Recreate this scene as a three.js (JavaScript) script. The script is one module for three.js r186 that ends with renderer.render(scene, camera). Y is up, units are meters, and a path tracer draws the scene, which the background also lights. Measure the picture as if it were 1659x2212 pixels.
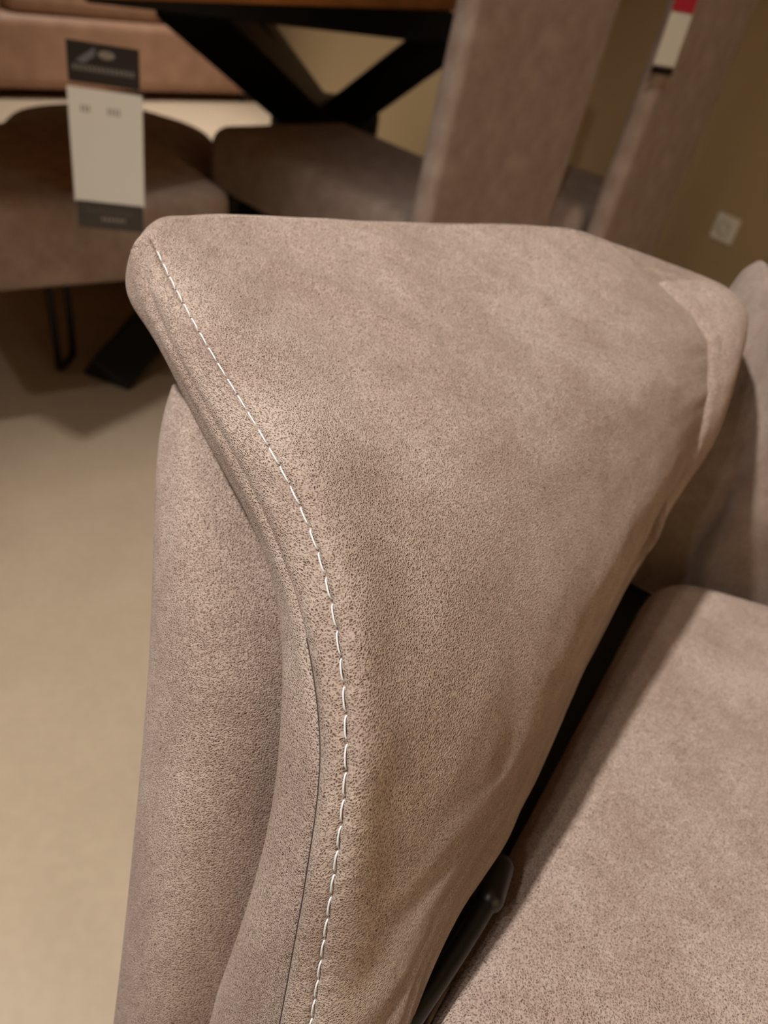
import * as THREE from 'three';
import { RoundedBoxGeometry } from 'three/addons/geometries/RoundedBoxGeometry.js';
import { mergeGeometries, mergeVertices } from 'three/addons/utils/BufferGeometryUtils.js';

// ---------------------------------------------------------------- camera, lights, exposure
const R = THREE.MathUtils.degToRad;
const scene = new THREE.Scene();
const camera = new THREE.PerspectiveCamera(67.4, 1659 / 2212, 0.02, 30);
camera.position.set(0, 0.93, 0);
camera.rotation.set(R(-37.4), 0, R(12.2), 'YXZ');
camera.focus = 0.262;
camera.userData.fStop = 9.5;
const renderer = new THREE.WebGLRenderer();
renderer.toneMapping = THREE.LinearToneMapping;
renderer.toneMappingExposure = 1.05;
renderer.shadowMap.enabled = true;

const CEILING = 2.9;
// ceiling spots: [x, z, target x, y, z, candela, half angle, lens radius in units of 2 cm]
const SPOTS = [
  [-0.95, -0.1, 0.05, 0.6, -0.35, 15, 34, 2.5, 'ceiling spotlight left of the armchair'],
  [-1.2, 1.5, 0.15, 0.6, -0.3, 1.5, 30, 2.5, 'ceiling spotlight behind the camera aimed at the armchair'],
  [-0.3, 1.8, 0.5, 0.5, -2.1, 7, 12, 2.2, 'ceiling spotlight behind the camera aimed at the far chairs'],
  [-1.0, -2.75, -0.6, 0.3, -3.9, 8.5, 30, 2.2, 'ceiling spotlight between the dining table and the wall'],
  [-1.3, -3.3, -1.35, 0.0, -3.6, 18, 26, 2.2, 'ceiling spotlight in front of the brown sofa'],
  [-1.1, 0.75, -0.7, 0.0, -0.05, 3.5, 34, 3, 'ceiling spotlight over the open floor left of the armchair'],
  [1.0, 0.55, 1.70, 1.0, 0.95, 26, 36, 2.5, 'ceiling spotlight washing the near part of the side wall'],
  [0.45, 1.1, 1.15, 1.0, 1.5, 26, 36, 2.5, 'ceiling spotlight washing the side wall behind the camera'],
];

// ---------------------------------------------------------------- helpers
const used = {};
function numbered(n) { const k = used[n] = (used[n] ?? -1) + 1; return k ? `${n}_${String(k).padStart(3, '0')}` : n; }
function rng(seed) { let s = seed >>> 0; return () => { s = (s + 0x6D2B79F5) >>> 0; let t = s; t = Math.imul(t ^ (t >>> 15), t | 1); t ^= t + Math.imul(t ^ (t >>> 7), t | 61); return ((t ^ (t >>> 14)) >>> 0) / 4294967296; }; }
const V = (x, y, z) => new THREE.Vector3(x, y, z);
function shade(o) { o.castShadow = true; o.receiveShadow = true; return o; }
function thing(name, label, category, [x, y, z] = [0, 0, 0], turn = 0, group) {
  const o = new THREE.Group(); o.name = numbered(name); o.position.set(x, y, z); o.rotation.y = turn;
  o.userData = { label, category }; if (group) o.userData.group = group;
  scene.add(o); return o;
}
function part(name, geo, mat, parent, label) {
  const m = shade(new THREE.Mesh(geo, mat)); m.name = name; parent.add(m);
  if (label) m.userData.label = label;
  return m;
}
function single(name, geo, mat, label, category, group) {
  const m = part(numbered(name), geo, mat, scene); m.userData = { label, category }; if (group) m.userData.group = group; return m;
}
function struct(name, geo, mat, label) { const m = part(name, geo, mat, scene); m.userData = { kind: 'structure', label }; return m; }
// uv in metres from the dominant axis of each face
function metric(geo) {
  let g = geo.index ? geo.toNonIndexed() : geo; const p = g.attributes.position, uv = new Float32Array(p.count * 2);
  const a = V(), b = V(), c = V(), n = V();
  for (let i = 0; i < p.count; i += 3) {
    a.fromBufferAttribute(p, i); b.fromBufferAttribute(p, i + 1); c.fromBufferAttribute(p, i + 2);
    n.copy(b).sub(a).cross(c.clone().sub(a));
    const x = Math.abs(n.x), y = Math.abs(n.y), z = Math.abs(n.z);
    [a, b, c].forEach((q, k) => { const [u, v] = y >= x && y >= z ? [q.x, q.z] : x >= z ? [q.z, q.y] : [q.x, q.y]; uv[(i + k) * 2] = u; uv[(i + k) * 2 + 1] = v; });
  }
  g.setAttribute('uv', new THREE.BufferAttribute(uv, 2)); return g;
}
const box = (w, h, d, x = 0, y = 0, z = 0, r = 0.01, seg = 3) => metric(new RoundedBoxGeometry(w, h, d, seg, Math.min(r, w / 2.01, h / 2.01, d / 2.01)).translate(x, y, z));
// a square beam between two points
function beam(a, b, w, d, r = 0.004) {
  const g = new RoundedBoxGeometry(w, a.distanceTo(b), d, 2, r), m = new THREE.Matrix4();
  const y = b.clone().sub(a).normalize(), x = V(0, 0, 1).cross(y).normalize(), z = x.clone().cross(y);
  m.makeBasis(x, y, z).setPosition(a.clone().add(b).multiplyScalar(0.5)); return g.applyMatrix4(m);
}
const tube = (pts, r, n = 24, s = 8, closed = false) => new THREE.TubeGeometry(new THREE.CatmullRomCurve3(pts, closed, 'centripetal'), n, r, s, closed);
// natural cubic spline through arrays of numbers
function spline(k, y) {
  const n = k.length, dim = y[0].length, M = y.map(() => new Float64Array(dim));
  for (let d = 0; d < dim; d++) {
    const c = new Float64Array(n), q = new Float64Array(n);
    for (let i = 1; i < n - 1; i++) {
      const h0 = k[i] - k[i - 1], h1 = k[i + 1] - k[i], p = h0 * c[i - 1] + 2 * (h0 + h1);
      c[i] = -h1 / p; q[i] = (6 * ((y[i + 1][d] - y[i][d]) / h1 - (y[i][d] - y[i - 1][d]) / h0) - h0 * q[i - 1]) / p;
    }
    for (let i = n - 2; i > 0; i--) M[i][d] = c[i] * M[i + 1][d] + q[i];
  }
  return (t) => {
    let i = 0; while (i < n - 2 && t > k[i + 1]) i++;
    const h = k[i + 1] - k[i], a = (k[i + 1] - t) / h, b = (t - k[i]) / h, o = [];
    for (let d = 0; d < dim; d++) o[d] = a * y[i][d] + b * y[i + 1][d] + ((a ** 3 - a) * M[i][d] + (b ** 3 - b) * M[i + 1][d]) * h * h / 6;
    return o;
  };
}
// grid of points (rows of Vector3) and uv rows to a mesh
function gridGeo(pts, uvs, closeU = false) {
  const nr = pts.length, nc = pts[0].length, pos = [], uv = [], idx = [];
  for (let r = 0; r < nr; r++) for (let c = 0; c < nc; c++) { const q = pts[r][c]; pos.push(q.x, q.y, q.z); uv.push(...uvs[r][c]); }
  for (let r = 0; r + 1 < nr; r++) for (let c = 0; c + 1 < nc; c++) { const a = r * nc + c, b = a + 1, d = a + nc, e = d + 1; idx.push(a, d, b, b, d, e); }
  const g = new THREE.BufferGeometry(); g.setAttribute('position', new THREE.Float32BufferAttribute(pos, 3)); g.setAttribute('uv', new THREE.Float32BufferAttribute(uv, 2)); g.setIndex(idx); g.computeVertexNormals(); return g;
}
const gauss = (d, w) => Math.exp(-(d * d) / (w * w));

// ---------------------------------------------------------------- materials
// periodic value noise
function pnoise(seed, n) {
  const r = rng(seed), t = new Float32Array(n * n); for (let i = 0; i < t.length; i++) t[i] = r();
  return (x, y) => { x *= n; y *= n; const xi = Math.floor(x), yi = Math.floor(y); let fx = x - xi, fy = y - yi; fx = fx * fx * (3 - 2 * fx); fy = fy * fy * (3 - 2 * fy);
    const x0 = ((xi % n) + n) % n, x1 = (x0 + 1) % n, y0 = (((yi % n) + n) % n) * n, y1 = ((((yi + 1) % n) + n) % n) * n;
    return (t[y0 + x0] * (1 - fx) + t[y0 + x1] * fx) * (1 - fy) + (t[y1 + x0] * (1 - fx) + t[y1 + x1] * fx) * fy; };
}
function makeTex(n, ch, f, srgb) {
  const a = new Uint8Array(n * n * 4), o = [0, 0, 0];
  for (let y = 0; y < n; y++) for (let x = 0; x < n; x++) { f(x / n, y / n, o); const i = (y * n + x) * 4; a[i] = o[0]; a[i + 1] = ch > 1 ? o[1] : o[0]; a[i + 2] = ch > 1 ? o[2] : o[0]; a[i + 3] = 255; }
  const t = new THREE.DataTexture(a, n, n); t.wrapS = t.wrapT = THREE.RepeatWrapping; t.magFilter = THREE.LinearFilter; t.minFilter = THREE.LinearMipmapLinearFilter; t.generateMipmaps = true; if (srgb) t.colorSpace = THREE.SRGBColorSpace; t.needsUpdate = true; return t;
}
// suede-look upholstery: small irregular pits between raised nap, patches of brushed nap
const TILE = 0.22, TN = 2048;
const suede = (() => {
  const cells = 232, r = rng(7), px = new Float32Array(cells * cells), py = new Float32Array(cells * cells), pd = new Float32Array(cells * cells);
  for (let i = 0; i < px.length; i++) { px[i] = r(); py[i] = r(); pd[i] = 0.45 + 0.55 * r(); }
  const w1 = pnoise(11, 210), w2 = pnoise(12, 210), fine = pnoise(13, 700), fine2 = pnoise(14, 380), m1 = pnoise(15, 6), m2 = pnoise(16, 17), m3 = pnoise(17, 46), m4 = pnoise(18, 110);
  const h = new Float32Array(TN * TN), mot = new Float32Array(TN * TN);
  for (let y = 0; y < TN; y++) for (let x = 0; x < TN; x++) {
    const u = x / TN, v = y / TN;
    const gx = u * cells + 1.1 * (w1(u, v) - 0.5), gy = v * cells + 1.1 * (w2(u, v) - 0.5), cx = Math.floor(gx), cy = Math.floor(gy);
    let f1 = 9, f2 = 9, dep = 1;
    for (let j = -1; j <= 1; j++) for (let i = -1; i <= 1; i++) {
      const k = (((cy + j) % cells) + cells) % cells * cells + (((cx + i) % cells) + cells) % cells;
      const dx = cx + i + px[k] - gx, dy = cy + j + py[k] - gy, d = Math.sqrt(dx * dx + dy * dy);
      if (d < f1) { f2 = f1; f1 = d; dep = pd[k]; } else if (d < f2) f2 = d;
    }
    const edge = Math.min(1, Math.max(0, 0.75 * (f2 - f1) + 0.9 * (0.5 - f1)));   // 0 on the ridges between pits
    const pit = dep * edge * edge * (3 - 2 * edge);
    h[y * TN + x] = (1 - pit) * 0.72 + 0.16 * fine(u, v) + 0.12 * fine2(u, v);
    mot[y * TN + x] = 0.42 * m1(u, v) + 0.27 * m2(u, v) + 0.19 * m3(u, v) + 0.12 * m4(u, v);
  }
  const A = [196, 179, 168], B = [171, 150, 140], D = [92, 67, 56];
  const color = makeTex(TN, 3, (u, v, o) => {
    const i = Math.round(v * TN) * TN + Math.round(u * TN), m = Math.min(1, Math.max(0, (mot[i] - 0.5) * 1.7 + 0.5)), p = Math.max(0, 0.84 - h[i]) * 1.15;
    for (let c = 0; c < 3; c++) { const b = B[c] + (A[c] - B[c]) * m; o[c] = b + (D[c] - b) * Math.min(0.75, p); }
  }, true);
  const bump = makeTex(TN, 1, (u, v, o) => { o[0] = Math.min(255, 255 * h[Math.round(v * TN) * TN + Math.round(u * TN)]); });
  for (const t of [color, bump]) t.repeat.set(1 / TILE, 1 / TILE);
  return { color, bump };
})();
const M = {};
const std = (o) => new THREE.MeshStandardMaterial(o), phy = (o) => new THREE.MeshPhysicalMaterial(o);
M.suede = phy({ map: suede.color, bumpMap: suede.bump, bumpScale: 0.0006, roughness: 0.92, sheen: 0.35, sheenRoughness: 0.6, sheenColor: new THREE.Color(0.75, 0.66, 0.6), specularIntensity: 0.35 });
M.thread = std({ color: 0xe9edf2, roughness: 0.45 });
M.darkThread = std({ color: 0x4a3a33, roughness: 0.8 });
M.black = std({ color: 0x0b0a0a, roughness: 0.5 });
M.blackPlastic = std({ color: 0x090808, roughness: 0.4 });
const wallN = [pnoise(31, 400), pnoise(32, 60)];
const wallBump = makeTex(512, 1, (u, v, o) => { o[0] = 255 * (0.6 * wallN[0](u, v) + 0.4 * wallN[1](u, v)); }); wallBump.repeat.set(1, 1);
M.wall = std({ color: 0xb29b76, roughness: 0.9, bumpMap: wallBump, bumpScale: 0.0005 });
M.ceiling = std({ color: 0xd9d2c4, roughness: 0.95 });
const fl = [pnoise(41, 5), pnoise(42, 30), pnoise(43, 250)];
const floorMap = makeTex(512, 3, (u, v, o) => { const m = 0.4 * fl[0](u, v) + 0.3 * fl[1](u, v) + 0.3 * fl[2](u, v); o[0] = 182 + 22 * m; o[1] = 162 + 22 * m; o[2] = 138 + 22 * m; }, true); floorMap.repeat.set(0.5, 0.5);
M.floor = std({ map: floorMap, roughness: 0.42 });
const wd = [pnoise(51, 8), pnoise(52, 64), pnoise(53, 256)];
const woodMap = makeTex(512, 3, (u, v, o) => { const g = 0.5 + 0.5 * Math.sin(60 * (v + 0.05 * wd[0](u, v)) + 4 * wd[1](u * 0.25, v)), m = 0.6 * g + 0.4 * wd[2](u * 0.125, v); o[0] = 176 + 34 * m; o[1] = 112 + 30 * m; o[2] = 60 + 24 * m; }, true);
M.wood = std({ map: woodMap, roughness: 0.45 });
const lt = [pnoise(61, 20), pnoise(62, 180)];
const leatherMap = makeTex(512, 3, (u, v, o) => { const m = 0.6 * lt[0](u, v) + 0.4 * lt[1](u, v); o[0] = 140 + 26 * m; o[1] = 104 + 24 * m; o[2] = 82 + 22 * m; }, true);
M.leather = phy({ map: leatherMap, roughness: 0.5, sheen: 0.2, sheenRoughness: 0.5 });
M.white = std({ color: 0xe6e2da, roughness: 0.6 });
M.plug = std({ color: 0xf0eadb, roughness: 0.45 });

// ---------------------------------------------------------------- the room
// the back wall runs along W from the socket; IN points into the room
const W = V(-0.70, 0, -0.714).normalize(), IN = V(-W.z, 0, W.x).multiplyScalar(-1).normalize();
if (IN.z < 0) IN.negate();
const ROOM0 = V(0.915, 0, -2.745), TURN = Math.atan2(-W.z, W.x);
const roomAt = (t, n, y = 0) => ROOM0.clone().addScaledVector(W, t).addScaledVector(IN, n).setY(y);
function slab(name, t0, t1, n0, n1, y0, y1, mat, label) {
  const g = metric(new THREE.BoxGeometry(t1 - t0, y1 - y0, n1 - n0)), m = struct(name, g, mat, label);
  m.position.copy(roomAt((t0 + t1) / 2, (n0 + n1) / 2, (y0 + y1) / 2)); m.rotation.y = TURN; return m;
}
const T0 = -3.2, T1 = 4.6, N1 = 6.2;
slab('floor', T0 - 0.1, T1 + 0.1, -0.1, N1 + 0.1, -0.1, 0, M.floor, 'smooth beige showroom floor');
slab('ceiling', T0 - 0.1, T1 + 0.1, -0.1, N1 + 0.1, CEILING, CEILING + 0.1, M.ceiling, 'pale showroom ceiling');
slab('wall_back', T0, T1, -0.1, 0, 0, CEILING, M.wall, 'beige painted wall with a white socket');
slab('wall_front', T0, T1, N1, N1 + 0.1, 0, CEILING, M.wall, 'beige painted wall behind the camera');
slab('wall_right', T0 - 0.1, T0, -0.1, N1 + 0.1, 0, CEILING, M.wall, 'beige painted side wall');
slab('wall_left', T1, T1 + 0.1, -0.1, N1 + 0.1, 0, CEILING, M.wall, 'beige painted side wall beyond the sofa');

// ceiling spotlights: a can, a glowing lens and the light just below it
const canGeo = new THREE.LatheGeometry([[0, 0.14], [0.045, 0.14], [0.05, 0.135], [0.05, 0.012], [0.055, 0], [0.048, 0], [0.046, 0.02], [0, 0.03]].map(([x, y]) => new THREE.Vector2(x, y)), 28);
const lensGeo = new THREE.CylinderGeometry(0.043, 0.043, 0.004, 28);
M.lamp = std({ color: 0xffffff, emissive: 0xffe2b8, emissiveIntensity: 2 });
M.can = std({ color: 0x1c1b1a, roughness: 0.5 });
for (const [x, z, tx, ty, tz, cd, ang, rad, label] of SPOTS) {
  const s = thing('ceiling_spotlight', label, 'spotlight', [x, CEILING - 0.3, z]);
  const aim = V(tx - x, ty - CEILING + 0.3, tz - z).normalize(), q = new THREE.Quaternion().setFromUnitVectors(V(0, -1, 0), aim);
  const can = part('housing', canGeo, M.can, s); can.quaternion.copy(q);
  const lens = part('lens', lensGeo, M.lamp, s); lens.quaternion.copy(q); lens.position.copy(aim).multiplyScalar(-0.012);
  part('mount', new THREE.CylinderGeometry(0.012, 0.012, 0.2, 12).translate(0, 0.2, 0), M.can, s);
  part('ceiling_plate', new THREE.CylinderGeometry(0.05, 0.05, 0.012, 20).translate(0, 0.294, 0), M.can, s);
  const l = new THREE.SpotLight(new THREE.Color(1, 0.955, 0.885), cd, 0, R(ang), 0.7, 2);
  l.position.set(x, CEILING - 0.3, z).addScaledVector(aim, 0.02); l.target.position.set(tx, ty, tz); l.castShadow = true; l.shadow.radius = rad; l.shadow.mapSize.set(1024, 1024);
  l.name = numbered('spot_light'); scene.add(l, l.target);
}

// ---------------------------------------------------------------- the armchair in the foreground
const FACE = [
  [[-0.1230,0.8055,-0.3051], [-0.1207,0.8078,-0.3131], [-0.1033,0.8058,-0.3582], [-0.0523,0.8023,-0.3996], [0.0093,0.8009,-0.4426], [0.0786,0.8003,-0.4799], [0.1360,0.7797,-0.4868]],
  [[-0.1019,0.7910,-0.2727], [-0.0851,0.7946,-0.2666], [-0.0572,0.7894,-0.3004], [-0.0125,0.7842,-0.3367], [0.0391,0.7798,-0.3748], [0.1001,0.7761,-0.4161], [0.1627,0.7676,-0.4549]],
  [[-0.0627,0.7728,-0.2285], [-0.0468,0.7803,-0.2229], [-0.0216,0.7767,-0.2441], [0.0146,0.7699,-0.2779], [0.0588,0.7643,-0.3189], [0.1110,0.7592,-0.3704], [0.1685,0.7522,-0.4330]],
  [[-0.0266,0.7519,-0.1861], [-0.0143,0.7601,-0.1810], [0.0051,0.7559,-0.1954], [0.0307,0.7471,-0.2227], [0.0668,0.7384,-0.2664], [0.1132,0.7322,-0.3284], [0.1713,0.7337,-0.4164]],
  [[-0.0073,0.7238,-0.1532], [0.0015,0.7319,-0.1494], [0.0175,0.7288,-0.1596], [0.0407,0.7196,-0.1853], [0.0740,0.7099,-0.2295], [0.1173,0.7051,-0.3001], [0.1704,0.7088,-0.4036]],
  [[-0.0006,0.6788,-0.1251], [0.0083,0.6893,-0.1218], [0.0253,0.6845,-0.1295], [0.0464,0.6806,-0.1530], [0.0772,0.6765,-0.2015], [0.1148,0.6731,-0.2794], [0.1649,0.6761,-0.3937]],
  [[0.0035,0.5346,-0.0753], [0.0166,0.5500,-0.0746], [0.0392,0.5781,-0.0834], [0.0532,0.6269,-0.1258], [0.0775,0.6364,-0.1770], [0.1136,0.6346,-0.2663], [0.1628,0.6412,-0.3872]],
];
const BAND_MID = [[-0.1328,0.7923,-0.3202], [-0.1330,0.7967,-0.3324], [-0.1196,0.7938,-0.3658], [-0.0687,0.7903,-0.4072], [0.0294,0.7938,-0.4686], [0.1124,0.7893,-0.5029], [0.1722,0.7820,-0.5062], [0.1941,0.7732,-0.4806], [0.1914,0.7586,-0.4530], [0.1893,0.7376,-0.4345], [0.1869,0.7119,-0.4211], [0.1775,0.6768,-0.4094], [0.1726,0.6329,-0.4023], [0.0973,0.6226,-0.2740], [0.0612,0.6244,-0.1847], [0.0368,0.6149,-0.1334], [0.0229,0.5661,-0.0910], [0.0002,0.5380,-0.0822], [-0.0192,0.4753,-0.0828], [-0.0179,0.6429,-0.1393], [-0.0201,0.7008,-0.1672], [-0.0339,0.7337,-0.2011], [-0.0747,0.7586,-0.2466], [-0.1133,0.7775,-0.2887]];
const BAND_BACK = [[-0.1344,0.7802,-0.3550], [-0.1311,0.7767,-0.3674], [-0.1233,0.7508,-0.3675], [-0.0723,0.7473,-0.4089], [0.0355,0.7749,-0.4919], [0.1293,0.7666,-0.5296], [0.1787,0.7674,-0.5454], [0.2031,0.7575,-0.5189], [0.2008,0.7414,-0.4902], [0.1986,0.7185,-0.4702], [0.1957,0.6907,-0.4553], [0.1850,0.6532,-0.4417], [0.1788,0.6065,-0.4324], [0.0728,0.6226,-0.2854], [0.0367,0.6244,-0.1961], [0.0124,0.6149,-0.1448], [-0.0016,0.5661,-0.1025], [-0.0242,0.5380,-0.0936], [-0.0089,0.4308,-0.0929], [-0.0098,0.6094,-0.1577], [-0.0127,0.6730,-0.1900], [-0.0280,0.7108,-0.2277], [-0.0725,0.7405,-0.2768], [-0.1141,0.7629,-0.3216]];
const SHELL = [
  [[-0.0708,0.7455,-0.3184], [-0.0882,0.7490,-0.3085], [-0.1003,0.7492,-0.3024], [-0.1095,0.7404,-0.3082], [-0.0820,0.7383,-0.3300], [0.1255,0.7242,-0.4406], [0.1554,0.7240,-0.4003], [0.1071,0.7330,-0.4293]],
  [[-0.0526,0.7377,-0.2835], [-0.0792,0.7425,-0.2670], [-0.0938,0.7397,-0.2674], [-0.1059,0.7281,-0.2812], [-0.0796,0.7262,-0.3046], [0.1216,0.7134,-0.4264], [0.1536,0.7131,-0.3878], [0.1189,0.7262,-0.4041]],
  [[-0.0186,0.7099,-0.2345], [-0.0491,0.7189,-0.2150], [-0.0737,0.7146,-0.2117], [-0.0888,0.6971,-0.2260], [-0.0653,0.6956,-0.2523], [0.1206,0.6854,-0.3964], [0.1569,0.6852,-0.3618], [0.1381,0.7008,-0.3740]],
  [[-0.0021,0.6682,-0.1964], [-0.0359,0.6848,-0.1751], [-0.0622,0.6770,-0.1741], [-0.0779,0.6552,-0.1864], [-0.0585,0.6542,-0.2158], [0.1043,0.6476,-0.3859], [0.1453,0.6475,-0.3569], [0.1324,0.6623,-0.3575]],
  [[0.0042,0.6118,-0.1596], [-0.0327,0.6304,-0.1423], [-0.0571,0.6212,-0.1416], [-0.0724,0.5937,-0.1520], [-0.0575,0.5933,-0.1839], [0.0788,0.5904,-0.3760], [0.1235,0.5903,-0.3533], [0.1138,0.6092,-0.3387]],
  [[0.0039,0.5377,-0.1218], [-0.0329,0.5607,-0.1079], [-0.0538,0.5513,-0.1070], [-0.0685,0.5194,-0.1141], [-0.0564,0.5193,-0.1472], [0.0631,0.5186,-0.3501], [0.1096,0.5186,-0.3313], [0.0980,0.5371,-0.3096]],
  [[0.0034,0.4029,-0.0754], [-0.0345,0.4311,-0.0655], [-0.0573,0.4203,-0.0634], [-0.0747,0.3756,-0.0671], [-0.0635,0.3756,-0.1005], [0.0504,0.3756,-0.3066], [0.0974,0.3756,-0.2891], [0.0922,0.4029,-0.2656]],
];
const CHAIR = V(0.36, 0, -0.23);
const toChair = (g) => g.translate(-CHAIR.x, -CHAIR.y, -CHAIR.z);
const armchair = thing('armchair', 'taupe suede-look armchair with white topstitching, large in the foreground', 'armchair', CHAIR.toArray());
const KU = [0, 0.05, 0.165, 0.335, 0.53, 0.755, 1], KV = [0, 0.17, 0.35, 0.53, 0.67, 0.82, 1];
const PITCH = 0.0088;
{
  // sample the face of the arm
  const us = []; for (let i = 0; i <= 60; i++) us.push(0.12 * i / 60); for (let i = 1; i <= 110; i++) us.push(0.12 + 0.88 * i / 110);
  const vs = []; for (let i = 0; i <= 540; i++) vs.push(i / 540);
  const rowS = FACE.map((row) => spline(KU, row));
  const colAt = (u) => spline(KV, rowS.map((f) => f(u)));
  const cols = us.map(colAt), base = vs.map((v) => cols.map((f) => V(...f(v))));
  const nr = vs.length, nc = us.length;
  // distances across from the topstitch (column of u = KU[1]) and along it
  const stitchCol = us.findIndex((u) => u >= KU[1] - 1e-9);
  const across = base.map((row) => { const a = new Float64Array(nc); for (let c = 1; c < nc; c++) a[c] = a[c - 1] + row[c].distanceTo(row[c - 1]); const z = a[stitchCol]; return a.map((d) => d - z); });
  const along = new Float64Array(nr); for (let r = 1; r < nr; r++) along[r] = along[r - 1] + base[r][stitchCol].distanceTo(base[r - 1][stitchCol]);
  const g0 = gridGeo(base, base.map((row, r) => row.map((_, c) => [across[r][c], along[r]])));
  const nrm = g0.attributes.normal;
  const N = (r, c) => V().fromBufferAttribute(nrm, r * nc + c);
  const wob = pnoise(71, 64), wob2 = pnoise(72, 24);
  const fold = (u, v, u0, v0, u1, v1, w) => { const dx = u1 - u0, dy = v1 - v0, l2 = dx * dx + dy * dy, t = ((u - u0) * dx + (v - v0) * dy) / l2, k = Math.max(0, Math.min(1, t)); const d = Math.hypot(u - u0 - k * dx, v - v0 - k * dy); return gauss(d, w); };
  const seamDepth = new Float64Array(nr);
  const pts = base.map((row, r) => row.map((q, c) => {
    const d = across[r][c], s = along[r], u = us[c], v = vs[r], dj = d - across[r][0];
    let h = -0.0011 * gauss(d, 0.0014) - 0.0006 * gauss(d, 0.0035);                     // topstitch pulls the cloth down
    h += 0.0009 * gauss(dj - 0.006, 0.004) ;                                               // padding between the two seams
    h -= (0.0006 + 0.0010 * Math.min(1, Math.max(0, (v - 0.45) / 0.15))) * gauss(dj, 0.0016);                                                       // the join
    const ph = s / PITCH, fr = ph - Math.round(ph);
    h -= 0.0009 * gauss(fr * PITCH, 0.0009) * gauss(d, 0.0009);                            // needle holes
    h += (0.00022 * Math.cos(2 * Math.PI * (ph + 0.5 + 0.5 * wob(s * 2, d * 6))) * gauss(d - 0.001, 0.006));
    h += 0.0012 * (wob2(d * 2.2 + 0.3, s * 2.2) - 0.5) * Math.min(1, Math.abs(d) / 0.02);
    h += 0.0016 * fold(u, v, 0.13, 0.04, 0.38, 0.21, 0.012) - 0.0008 * fold(u, v, 0.2, 0.03, 0.45, 0.17, 0.018) + 0.0013 * fold(u, v, 0.38, 0.03, 0.62, 0.13, 0.014) - 0.0008 * fold(u, v, 0.5, 0.03, 0.75, 0.12, 0.018);
    h += 0.0004 * fold(u, v, 0.56, 0.75, 0.5, 0.97, 0.03) - 0.0004 * fold(u, v, 0.48, 0.75, 0.44, 0.97, 0.03);
    return q.clone().addScaledVector(N(r, c), h);
  }));
  const faceUV = pts.map((row, r) => row.map((_, c) => [across[r][c], along[r]]));
  const armrest = part('armrest', toChair(gridGeo(pts, faceUV)), M.suede, armchair, 'armrest covered in taupe suede-look fabric');
  // side band round the cushion and the back of it
  const ring = [];
  const nc1 = nc - 1, nr1 = nr - 1, per = [];
  const colIdx = KU.map((k) => { let b = 0; us.forEach((u, i) => { if (Math.abs(u - k) < Math.abs(us[b] - k)) b = i; }); return b; });
  const rowIdx = KV.map((k) => Math.round(k * nr1));
  const key = [];                                                                           // perimeter positions of the control points
  for (let c = 0; c < 7; c++) key.push([0, colIdx[c]]);
  for (let r = 1; r < 7; r++) key.push([rowIdx[r], nc1]);
  for (let c = 5; c >= 0; c--) key.push([nr1, colIdx[c]]);
  for (let r = 5; r >= 1; r--) key.push([rowIdx[r], 0]);
  const perim = [];
  for (let c = 0; c < nc1; c++) perim.push([0, c]);
  for (let r = 0; r < nr1; r += 2) perim.push([r, nc1]);
  for (let c = nc1; c > 0; c--) perim.push([nr1, c]);
  for (let r = nr1; r > 0; r -= 1) perim.push([r, 0]);
  const edgeLen = [0]; for (let i = 1; i < perim.length; i++) edgeLen.push(edgeLen[i - 1] + base[perim[i][0]][perim[i][1]].distanceTo(base[perim[i - 1][0]][perim[i - 1][1]]));
  const total = edgeLen.at(-1) + base[perim.at(-1)[0]][perim.at(-1)[1]].distanceTo(base[0][0]);
  const keyS = key.map(([r, c]) => { let best = 0, bd = 1e9; perim.forEach(([a, b], i) => { const d = Math.abs(a - r) + Math.abs(b - c); if (d < bd) { bd = d; best = i; } }); return edgeLen[best]; });
  const wrapS = (arr) => { const n = arr.length; return spline([...keyS.slice(-5).map((s) => s - total), ...keyS, ...keyS.slice(0, 5).map((s) => s + total)], [...arr.slice(-5), ...arr, ...arr.slice(0, 5)]); };
  const midF = wrapS(BAND_MID), backF = wrapS(BAND_BACK), depthN = 26, rows = Array.from({ length: depthN + 1 }, () => []), ruv = Array.from({ length: depthN + 1 }, () => []);
  for (let i = 0; i <= perim.length; i++) {
    const k = i % perim.length, s = i === perim.length ? total : edgeLen[k], [r, c] = perim[k];
    const A = pts[r][c], A0 = base[r][c], Bm = V(...midF(s)), C = V(...backF(s)), prev = A0.clone().addScaledVector(N(r, c), -0.004);
    const cu = spline([0, 0.5, 1], [A.toArray(), Bm.toArray(), C.toArray()]);
    let len = 0, last = A;
    for (let j = 0; j <= depthN; j++) {
      const t = j / depthN, q = V(...cu(t)); if (j) len += q.distanceTo(last); last = q; rows[j].push(q); ruv[j].push([s + 0.37, len + 0.11]);
    }
  }
  const seamGeo = gridGeo(rows, ruv);
  const bn = seamGeo.attributes.normal, bp = seamGeo.attributes.position, W1 = rows[0].length;
  for (let j = 1; j <= depthN; j++) for (let i = 0; i < W1; i++) { const d = rows[j][i].distanceTo(rows[0][i]), k = j * W1 + i, h = 0.0011 * gauss(d - 0.0045, 0.004) * (j < 12 ? 1 : 0); bp.setXYZ(k, bp.getX(k) - bn.getX(k) * h, bp.getY(k) - bn.getY(k) * h, bp.getZ(k) - bn.getZ(k) * h); }
  seamGeo.computeVertexNormals();
  part('side_band', toChair(seamGeo), M.suede, armrest, 'side band of the armrest cushion');
  // back of the cushion: a patch spanned by the back edge of the band
  const back = rows[depthN].slice(0, -1), mid = back.reduce((a, q) => a.add(q), V()).multiplyScalar(1 / back.length), br = [], bu = [];
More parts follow.
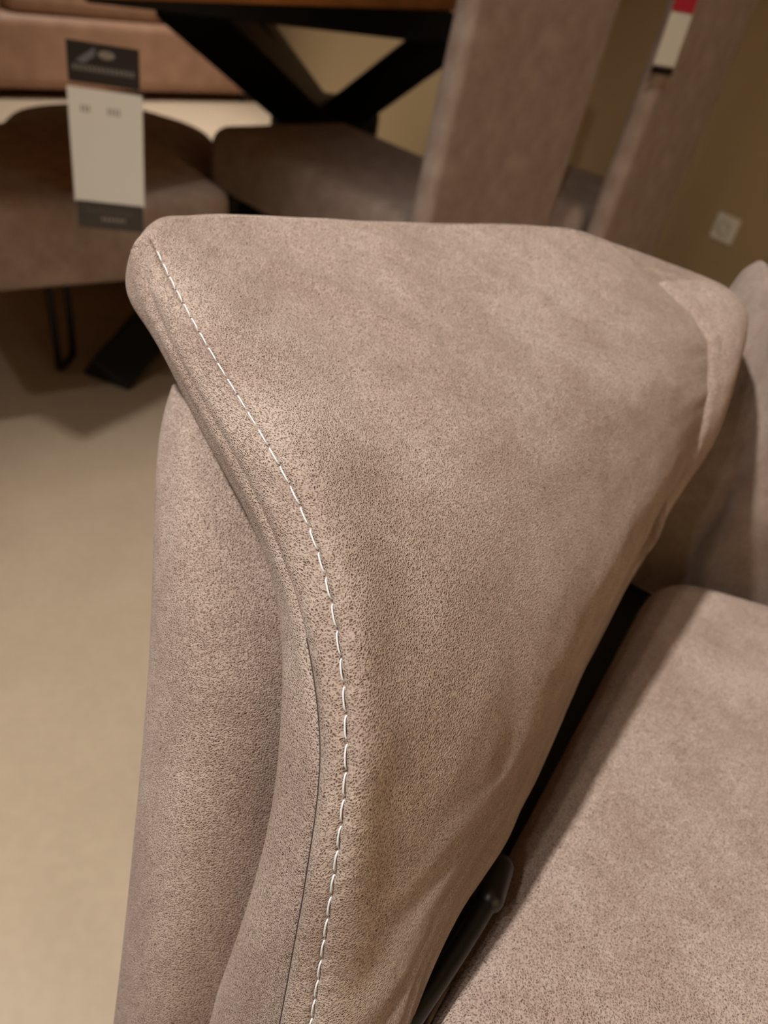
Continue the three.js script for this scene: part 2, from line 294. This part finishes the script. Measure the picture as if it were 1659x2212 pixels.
  for (let j = 0; j <= 8; j++) { br.push([...back, back[0]].map((q) => q.clone().lerp(mid, j / 8))); bu.push(br[j].map((q) => [q.x + q.z, q.y])); }
  part('cushion_back', toChair(gridGeo(br, bu)), M.suede, armrest);
  // white stitches along the topstitch line, each its own thread
  const line = []; for (let r = 0; r < nr; r++) { line.push({ s: along[r], p: base[r][stitchCol].clone().addScaledVector(N(r, stitchCol), -0.0014), n: N(r, stitchCol) }); }
  const on = (s, up) => { let i = 0; while (i < nr - 2 && along[i + 1] < s) i++; const k = (s - along[i]) / (along[i + 1] - along[i]); return line[i].p.clone().lerp(line[i + 1].p, k).addScaledVector(line[i].n.clone().lerp(line[i + 1].n, k).normalize(), up); };
  const jr = rng(5);
  for (let k = 1; (k + 1) * PITCH < along[nr1]; k++) {
    const a = k * PITCH + 0.0006, L = PITCH - 0.0013 - 0.0007 * jr(), f = [[0, -0.0006], [0.08, 0.0001], [0.25, 0.00055], [0.5, 0.0007], [0.75, 0.00055], [0.92, 0.0001], [1, -0.0006]];
    part('stitch', toChair(tube(f.map(([t, u]) => on(a + L * t, u)), 0.00034, 12, 6)), M.thread, armrest, k === 1 ? 'white decorative stitch' : undefined);
  }
  // dark thread lying in the join between face and side band
  const jp = []; for (let r = 318; r < nr; r += 6) jp.push(pts[r][0].clone().addScaledVector(N(r, 0), 0.0001));
  part('seam_thread', toChair(tube(jp, 0.00028, 200, 6)), M.darkThread, armrest, 'dark thread in the seam');
}
{
  // outer shell of the arm: closed loops stacked from top to bottom
  const KR = [0, 0.1, 0.24, 0.4, 0.56, 0.74, 1], n = SHELL[0].length, KC = [0, 0.042, 0.076, 0.102, 0.148, 0.55, 0.615, 0.67];
  const loops = SHELL.map((row) => spline([...KC.slice(-3).map((k) => k - 1), ...KC, ...KC.slice(0, 3).map((k) => k + 1)], [...row.slice(-3), ...row, ...row.slice(0, 3)]));
  const us = []; for (let i = 0; i <= 110; i++) us.push(0.17 * i / 110); for (let i = 1; i <= 60; i++) us.push(0.17 + 0.83 * i / 60);
  const cols = us.map((u) => spline(KR, loops.map((f) => f(u)))), rows = [], uvs = [], nv = 220, wob = pnoise(81, 18);
  for (let r = 0; r <= nv; r++) { const v = r / nv; rows.push(cols.map((f) => V(...f(v)))); }
  for (let r = 0; r <= nv; r++) { let a = 0; uvs.push(rows[r].map((q, c) => { if (c) a += q.distanceTo(rows[r][c - 1]); return [a + 0.05, 0.52 * r / nv + 0.6]; })); }
  const first = rows[0], ctr = first.reduce((a, q) => a.add(q), V()).multiplyScalar(1 / first.length), last = rows.at(-1), ctrB = last.reduce((a, q) => a.add(q), V()).multiplyScalar(1 / last.length);
  for (let j = 1; j <= 5; j++) { const k = j / 5, lift = 0.006 * Math.sin(k * Math.PI / 2); rows.unshift(first.map((q) => q.clone().lerp(ctr, k).add(V(0, lift, 0)))); uvs.unshift(rows[0].map((q) => [q.x, q.z])); rows.push(last.map((q) => q.clone().lerp(ctrB, k))); uvs.push(rows.at(-1).map((q) => [q.x, q.z])); }
  part('outer_shell', toChair(gridGeo(rows, uvs)), M.suede, armchair, 'padded outer shell of the arm');
}
{
  // seat cushion, plan outline in metres, bevelled all round
  const outline = [[0.199, 0.430], [0.66, 0.375], [0.66, 0.0], [0.008, 0.018]];
  const sh = new THREE.Shape(); outline.forEach(([x, z], i) => { const [px, pz] = outline[(i + 3) % 4], [nx, nz] = outline[(i + 1) % 4]; const a = Math.hypot(px - x, pz - z), b = Math.hypot(nx - x, nz - z), k = 0.032; const p0 = [x + (px - x) * k / a, z + (pz - z) * k / a], p1 = [x + (nx - x) * k / b, z + (nz - z) * k / b]; i ? sh.lineTo(...p0) : sh.moveTo(...p0); sh.quadraticCurveTo(x, z, ...p1); });
  sh.closePath();
  const g = new THREE.ExtrudeGeometry(sh, { depth: 0.084, bevelEnabled: true, bevelThickness: 0.022, bevelSize: 0.024, bevelOffset: -0.024, bevelSegments: 8, curveSegments: 6 });
  g.rotateX(-Math.PI / 2).translate(0, 0.61 - 0.106, 0);
  const seat = part('seat_cushion', toChair(metric(g)), M.suede, armchair, 'wide flat seat cushion in taupe suede-look fabric');
  part('piping', toChair(tube([V(0.041, 0.602, -0.088), V(0.052, 0.603, -0.108), V(0.0605, 0.603, -0.126), V(0.067, 0.600, -0.139)], 0.0011, 40, 8)), M.suede, seat);
  const base = new THREE.Shape(); [[0.0, 0.10], [0.173, 0.45], [0.68, 0.39], [0.68, 0.0], [0.0, 0.02]].forEach(([x, z], i) => i ? base.lineTo(x, z) : base.moveTo(x, z));
  part('seat_base', toChair(metric(new THREE.ExtrudeGeometry(base, { depth: 0.06, bevelEnabled: false }).rotateX(-Math.PI / 2).translate(0, 0.425, 0))), M.black, armchair);
  // backrest: a reclined curved slab
  const K = [[0.228, 0.495], [0.240, 0.470], [0.275, 0.457], [0.37, 0.454], [0.48, 0.437], [0.66, 0.398]], nb = K.length, rows = [], uvs = [];
  const inner = spline(K.map((_, i) => i / (nb - 1)), K), Q = 40, prof = [[-0.11, 0.0], [-0.02, 0.004], [0.03, 0.0], [0.06, 0.006], [0.10, 0.016], [0.143, 0.034], [0.164, 0.053], [0.171, 0.078], [0.164, 0.10], [0.143, 0.112], [0.1, 0.11], [0, 0.095], [-0.11, 0.085]];
  const pf = spline(prof.map((_, i) => i / (prof.length - 1)), prof);
  const nq = 72;
  for (let i = -4; i <= Q + 1; i++) { const t = Math.max(0, Math.min(1, i / Q)), shrink = i < 0 ? 1 + i / 4 * 1 : i > Q ? 0 : 1, [x, z] = inner(t); const row = [], ru = []; for (let j = 0; j <= nq; j++) { const [h, d] = pf(j / nq); const ce = [0.05, 0.065], kk = i < 0 ? Math.sqrt(Math.max(0, 1 - (i / 4) ** 2)) : shrink; const hh = ce[0] + (h - ce[0]) * (0.0 + 1.0 * (i < 0 || i > Q ? kk : 1)), dd = ce[1] + (d - ce[1]) * kk; row.push(V(x + (i < 0 ? i * 0.004 : 0) - 0.045 * Math.max(0, 1 - t * 6) * Math.min(1, Math.max(0, (0.11 - hh) / 0.1)), 0.61 + hh, -(z + dd))); ru.push([j * 0.011, 0.013 * i]); } rows.push(row); uvs.push(ru); }
  part('backrest', toChair(gridGeo(rows, uvs)), M.suede, armchair, 'backrest in taupe suede-look fabric');
  // black bar in the gap between arm and seat, with its rounded end
  const lever = part('lever', toChair(tube([V(0.0402, 0.6112, -0.0986), V(0.0497, 0.6138, -0.1157), V(0.0670, 0.6163, -0.1454), V(0.0763, 0.6192, -0.1627)], 0.0042, 24, 12)), M.blackPlastic, armchair, 'black lever in the gap beside the seat');
  const cap = new THREE.CapsuleGeometry(0.0063, 0.015, 10, 20); cap.applyQuaternion(new THREE.Quaternion().setFromUnitVectors(V(0, 1, 0), V(0.0052, -0.0018, -0.0175).normalize())).translate(0.0789, 0.6183, -0.1714);
  part('knob', toChair(cap), M.blackPlastic, lever, 'rounded black plastic end of the lever');
  part('gap_lining', toChair(metric(beam(V(0.022, 0.54, -0.085), V(0.208, 0.54, -0.484), 0.008, 0.11))), M.black, armchair);
  for (const [x, z, sx, sz] of [[0.06, 0.08, -0.03, -0.04], [0.21, 0.42, -0.04, 0.06], [0.62, 0.37, 0.04, 0.06], [0.62, 0.05, 0.04, -0.05]]) part('leg', toChair(beam(V(x + sx, 0, -(z + sz)), V(x, 0.43, -z), 0.03, 0.03)), M.black, armchair);
}

// ---------------------------------------------------------------- dining table with a black crossed leg
{
  const e = V(0.40, 0, -0.916).normalize(), n = V(-0.916, 0, -0.40).normalize(), p0 = V(-0.72, 0, -0.90);   // near long edge and the way across
  const c = p0.clone().addScaledVector(e, 1.05).addScaledVector(n, 0.46);
  const t = thing('dining_table', 'wooden dining table on a thick black crossed steel leg', 'table', [c.x, 0, c.z]);
  const L = (v) => v.clone().sub(V(c.x, 0, c.z)), turn = Math.atan2(-e.z, e.x);
  part('table_top', box(2.1, 0.045, 0.92, 0, 0.785, 0, 0.006).rotateY(turn), M.wood, t, 'orange-brown wooden table top');
  const hub = V(-0.42, 0.393, -2.50), b = (x, y, z, name, w = 0.105) => part(name, beam(L(hub), L(V(x, y, z)), w, w * 0.9), M.black, t);
  b(-0.69, 0.735, -1.93, 'leg', 0.115); b(-0.09, 0.72, -2.30, 'leg'); b(-0.677, 0.0, -1.47, 'leg', 0.10); b(-0.16, 0.0, -2.55, 'leg'); b(-0.75, 0.735, -2.35, 'leg'); b(-0.80, 0.0, -2.45, 'leg');
  part('leg_hub', new RoundedBoxGeometry(0.3, 0.17, 0.18, 3, 0.04).rotateY(0.7).translate(L(hub).x, hub.y, L(hub).z), M.black, t);
  part('top_rail', beam(L(V(-0.80, 0.728, -1.74)), L(V(-0.10, 0.728, -2.31)), 0.07, 0.065), M.black, t);
}
// padded bench seat left, on thin black loop legs
{
  const c = V(-0.795, 0, -1.43), turn = Math.atan2(-0.676, -0.737);
  const s = thing('upholstered_bench', 'taupe padded seat on thin black loop legs behind the large price tag', 'bench', c.toArray(), turn);
  part('seat', box(0.58, 0.165, 0.46, -0.03, 0.3875, 0, 0.03, 5), M.suede, s);
  const inv = (v) => s.worldToLocal(v.clone()); s.updateMatrixWorld();
  for (const [dx, dz] of [[0, 0], [-0.30, 0.24]]) {
    const a = V(-0.775 + dx, 0.32, -1.44 + dz), b = V(-0.795 + dx, 0.32, -1.56 + dz), d = V(-0.782 + dx, 0.012, -1.47 + dz), e2 = V(-0.785 + dx, 0.012, -1.545 + dz);
    part('leg', tube([inv(a), inv(a.clone().lerp(d, 0.5)), inv(a.clone().lerp(d, 0.95)), inv(d), inv(e2), inv(b.clone().lerp(e2, 0.95)), inv(b.clone().lerp(e2, 0.5)), inv(b)], 0.008, 60, 8), M.black, s, 'thin black steel loop leg');
  }
}
// low rounded pouf in the shade of the table
{
  const s = thing('pouf', 'shaded rounded pouf half hidden behind the large price tag', 'pouf', [-0.98, 0, -2.28]);
  part('cover', metric(new THREE.LatheGeometry([[0, 0.03], [0.27, 0.03], [0.31, 0.06], [0.33, 0.14], [0.33, 0.22], [0.315, 0.275], [0.27, 0.32], [0.16, 0.35], [0, 0.357]].map(([x, y]) => new THREE.Vector2(x, y)), 48)), M.suede, s);
  part('base_ring', new THREE.CylinderGeometry(0.26, 0.26, 0.03, 40).translate(0, 0.015, 0), M.black, s);
}
// high-backed chairs at the table; local +z is behind the chair
function highChair(label, x, z, turn, w, depth, top) {
  const s = thing('dining_chair', label, 'chair', [x, 0, z], turn, 'high-backed chairs along the table');
  part('seat', box(w, 0.15, depth, 0, 0.395, -depth / 2 - 0.03, 0.045, 5), M.suede, s, 'padded seat in the shade of the table');
  const back = box(w, top - 0.3, 0.05, 0, 0, 0, 0.02, 5).rotateX(0.03).translate(0, (top + 0.3) / 2, 0.02);
  part('backrest', back, M.suede, s, 'tall taupe backrest');
  for (const [a, b] of [[-1, 0], [1, 0], [-1, -1], [1, -1]]) part('leg', beam(V(a * (w / 2 - 0.03), 0, b * (depth - 0.02) - 0.0), V(a * (w / 2 - 0.05), 0.33, b * (depth - 0.06) - 0.03), 0.025, 0.025), M.black, s);
  return s;
}
const chairA = highChair('high-backed taupe chair whose back stands directly beyond the armrest', 0.07, -1.70, R(52), 0.45, 0.66, 1.08);
const chairB = highChair('high-backed taupe chair carrying the small red and white tag', 0.440, -2.05, R(58), 0.42, 0.34, 1.08);

// ---------------------------------------------------------------- price tags
function printed(w, h, draw) { const c = document.createElement('canvas'); c.width = w; c.height = h; draw(c.getContext('2d'), w, h); const t = new THREE.CanvasTexture(c); t.colorSpace = THREE.SRGBColorSpace; return t; }
{
  const t = thing('price_tag', 'large hanging price tag with black header and white panel', 'price tag', [-0.527, 0.46, -1.2], R(18));
  const head = printed(256, 150, (g, w, h) => { g.fillStyle = '#2a2625'; g.fillRect(0, 0, w, h); g.fillStyle = '#8d8478'; g.beginPath(); g.ellipse(140, 38, 30, 16, 0, 0, 7); g.fill(); g.fillStyle = '#7e7a76'; for (let i = 0; i < 14; i++) g.fillRect(18 + i * 16, 84, 10, 22); g.fillStyle = '#6d7079'; g.beginPath(); g.moveTo(30, 70); g.lineTo(100, 14); g.lineTo(100, 44); g.lineTo(60, 78); g.fill(); });
  const body = printed(256, 420, (g, w, h) => { g.fillStyle = '#ece8e0'; g.fillRect(0, 0, w, h); g.fillStyle = '#a39c95'; for (const x of [52, 64, 76]) g.fillRect(x - 10, 58, 7, 26); for (const x of [142, 154, 166, 178]) g.fillRect(x - 8, 58, 7, 26); });
  const foot = printed(256, 110, (g, w, h) => { g.fillStyle = '#3f3a38'; g.fillRect(0, 0, w, h); g.fillStyle = '#57524f'; for (let i = 0; i < 12; i++) g.fillRect(34 + i * 15, 32, 10, 12); g.fillStyle = '#8b8177'; for (let i = 0; i < 6; i++) g.fillRect(92 + i * 16, 62, 12, 14); });
  const leaf = (w, h, y, m, name) => part(name, new THREE.BoxGeometry(w, h, 0.0012).translate(0, y, 0), m, t);
  leaf(0.098, 0.052, 0.232, std({ map: head, roughness: 0.35 }), 'header');
  leaf(0.104, 0.162, 0.118, std({ map: body, roughness: 0.6 }), 'price_panel');
  leaf(0.1, 0.042, 0.018, std({ map: foot, roughness: 0.4 }), 'footer');
  part('sleeve', new THREE.BoxGeometry(0.108, 0.30, 0.0006).translate(0, 0.148, -0.002), phy({ color: 0xffffff, transmission: 1, thickness: 0, roughness: 0.12, ior: 1.3 }), t, 'clear plastic sleeve');
}
{
  const t = thing('price_tag', 'small red and white tag on the tall chair back', 'price tag', [0.352, 0.772, -1.790], R(30));
  part('header', new THREE.BoxGeometry(0.052, 0.045, 0.0015).translate(0, 0.128, 0), std({ color: 0xb8243a, roughness: 0.5 }), t, 'red header');
  part('price_panel', new THREE.BoxGeometry(0.052, 0.088, 0.0015).translate(0, 0.059, 0), M.white, t);
  part('footer', new THREE.BoxGeometry(0.052, 0.013, 0.0015).translate(0, 0.006, 0), M.blackPlastic, t, 'black footer');
}
// wall socket
{
  const q = roomAt(0.0, 0.0, 0.3), t = thing('wall_socket', 'cream square power socket low on the beige wall', 'socket', q.toArray(), TURN);
  const into = new THREE.Vector3(0, 0, 1).applyAxisAngle(V(0, 1, 0), TURN).dot(IN) > 0 ? 1 : -1;
  part('plate', box(0.084, 0.084, 0.010, 0, 0, into * 0.005, 0.004), M.plug, t);
  part('recess', new THREE.LatheGeometry([[0, 0.0], [0.019, 0.0], [0.021, 0.004], [0.021, 0.008]].map(([x, y]) => new THREE.Vector2(x, y)), 28).rotateX(into * Math.PI / 2).translate(0, 0, into * 0.009), std({ color: 0xa89c84, roughness: 0.5 }), t);
}
// brown leather sofa far behind the table
{
  const a = V(-2.10, 0, -3.48), b = V(-1.12, 0, -4.58), d = b.clone().sub(a), c = a.clone().add(b).multiplyScalar(0.5), turn = Math.atan2(-d.z, d.x), len = d.length();
  const s = thing('sofa', 'brown leather sofa beyond the table, partly hidden by the crossed leg', 'sofa', [c.x, 0, c.z], turn);
  part('base', box(len, 0.30, 0.85, 0, 0.19, -0.42, 0.05, 4), M.leather, s);
  part('seat_cushion', box(len - 0.3, 0.16, 0.72, 0, 0.41, -0.36, 0.06, 4), M.leather, s);
  part('back_cushion', box(len - 0.3, 0.5, 0.22, 0, 0.66, -0.70, 0.08, 4), M.leather, s);
  for (const k of [-1, 1]) part('arm', box(0.16, 0.56, 0.86, k * (len / 2 - 0.07), 0.33, -0.42, 0.06, 4), M.leather, s);
  for (const k of [-1, 1]) for (const z of [-0.06, -0.78]) part('foot', new THREE.CylinderGeometry(0.02, 0.015, 0.05, 12).translate(k * (len / 2 - 0.1), 0.025, z), M.black, s);
}
renderer.render(scene, camera);
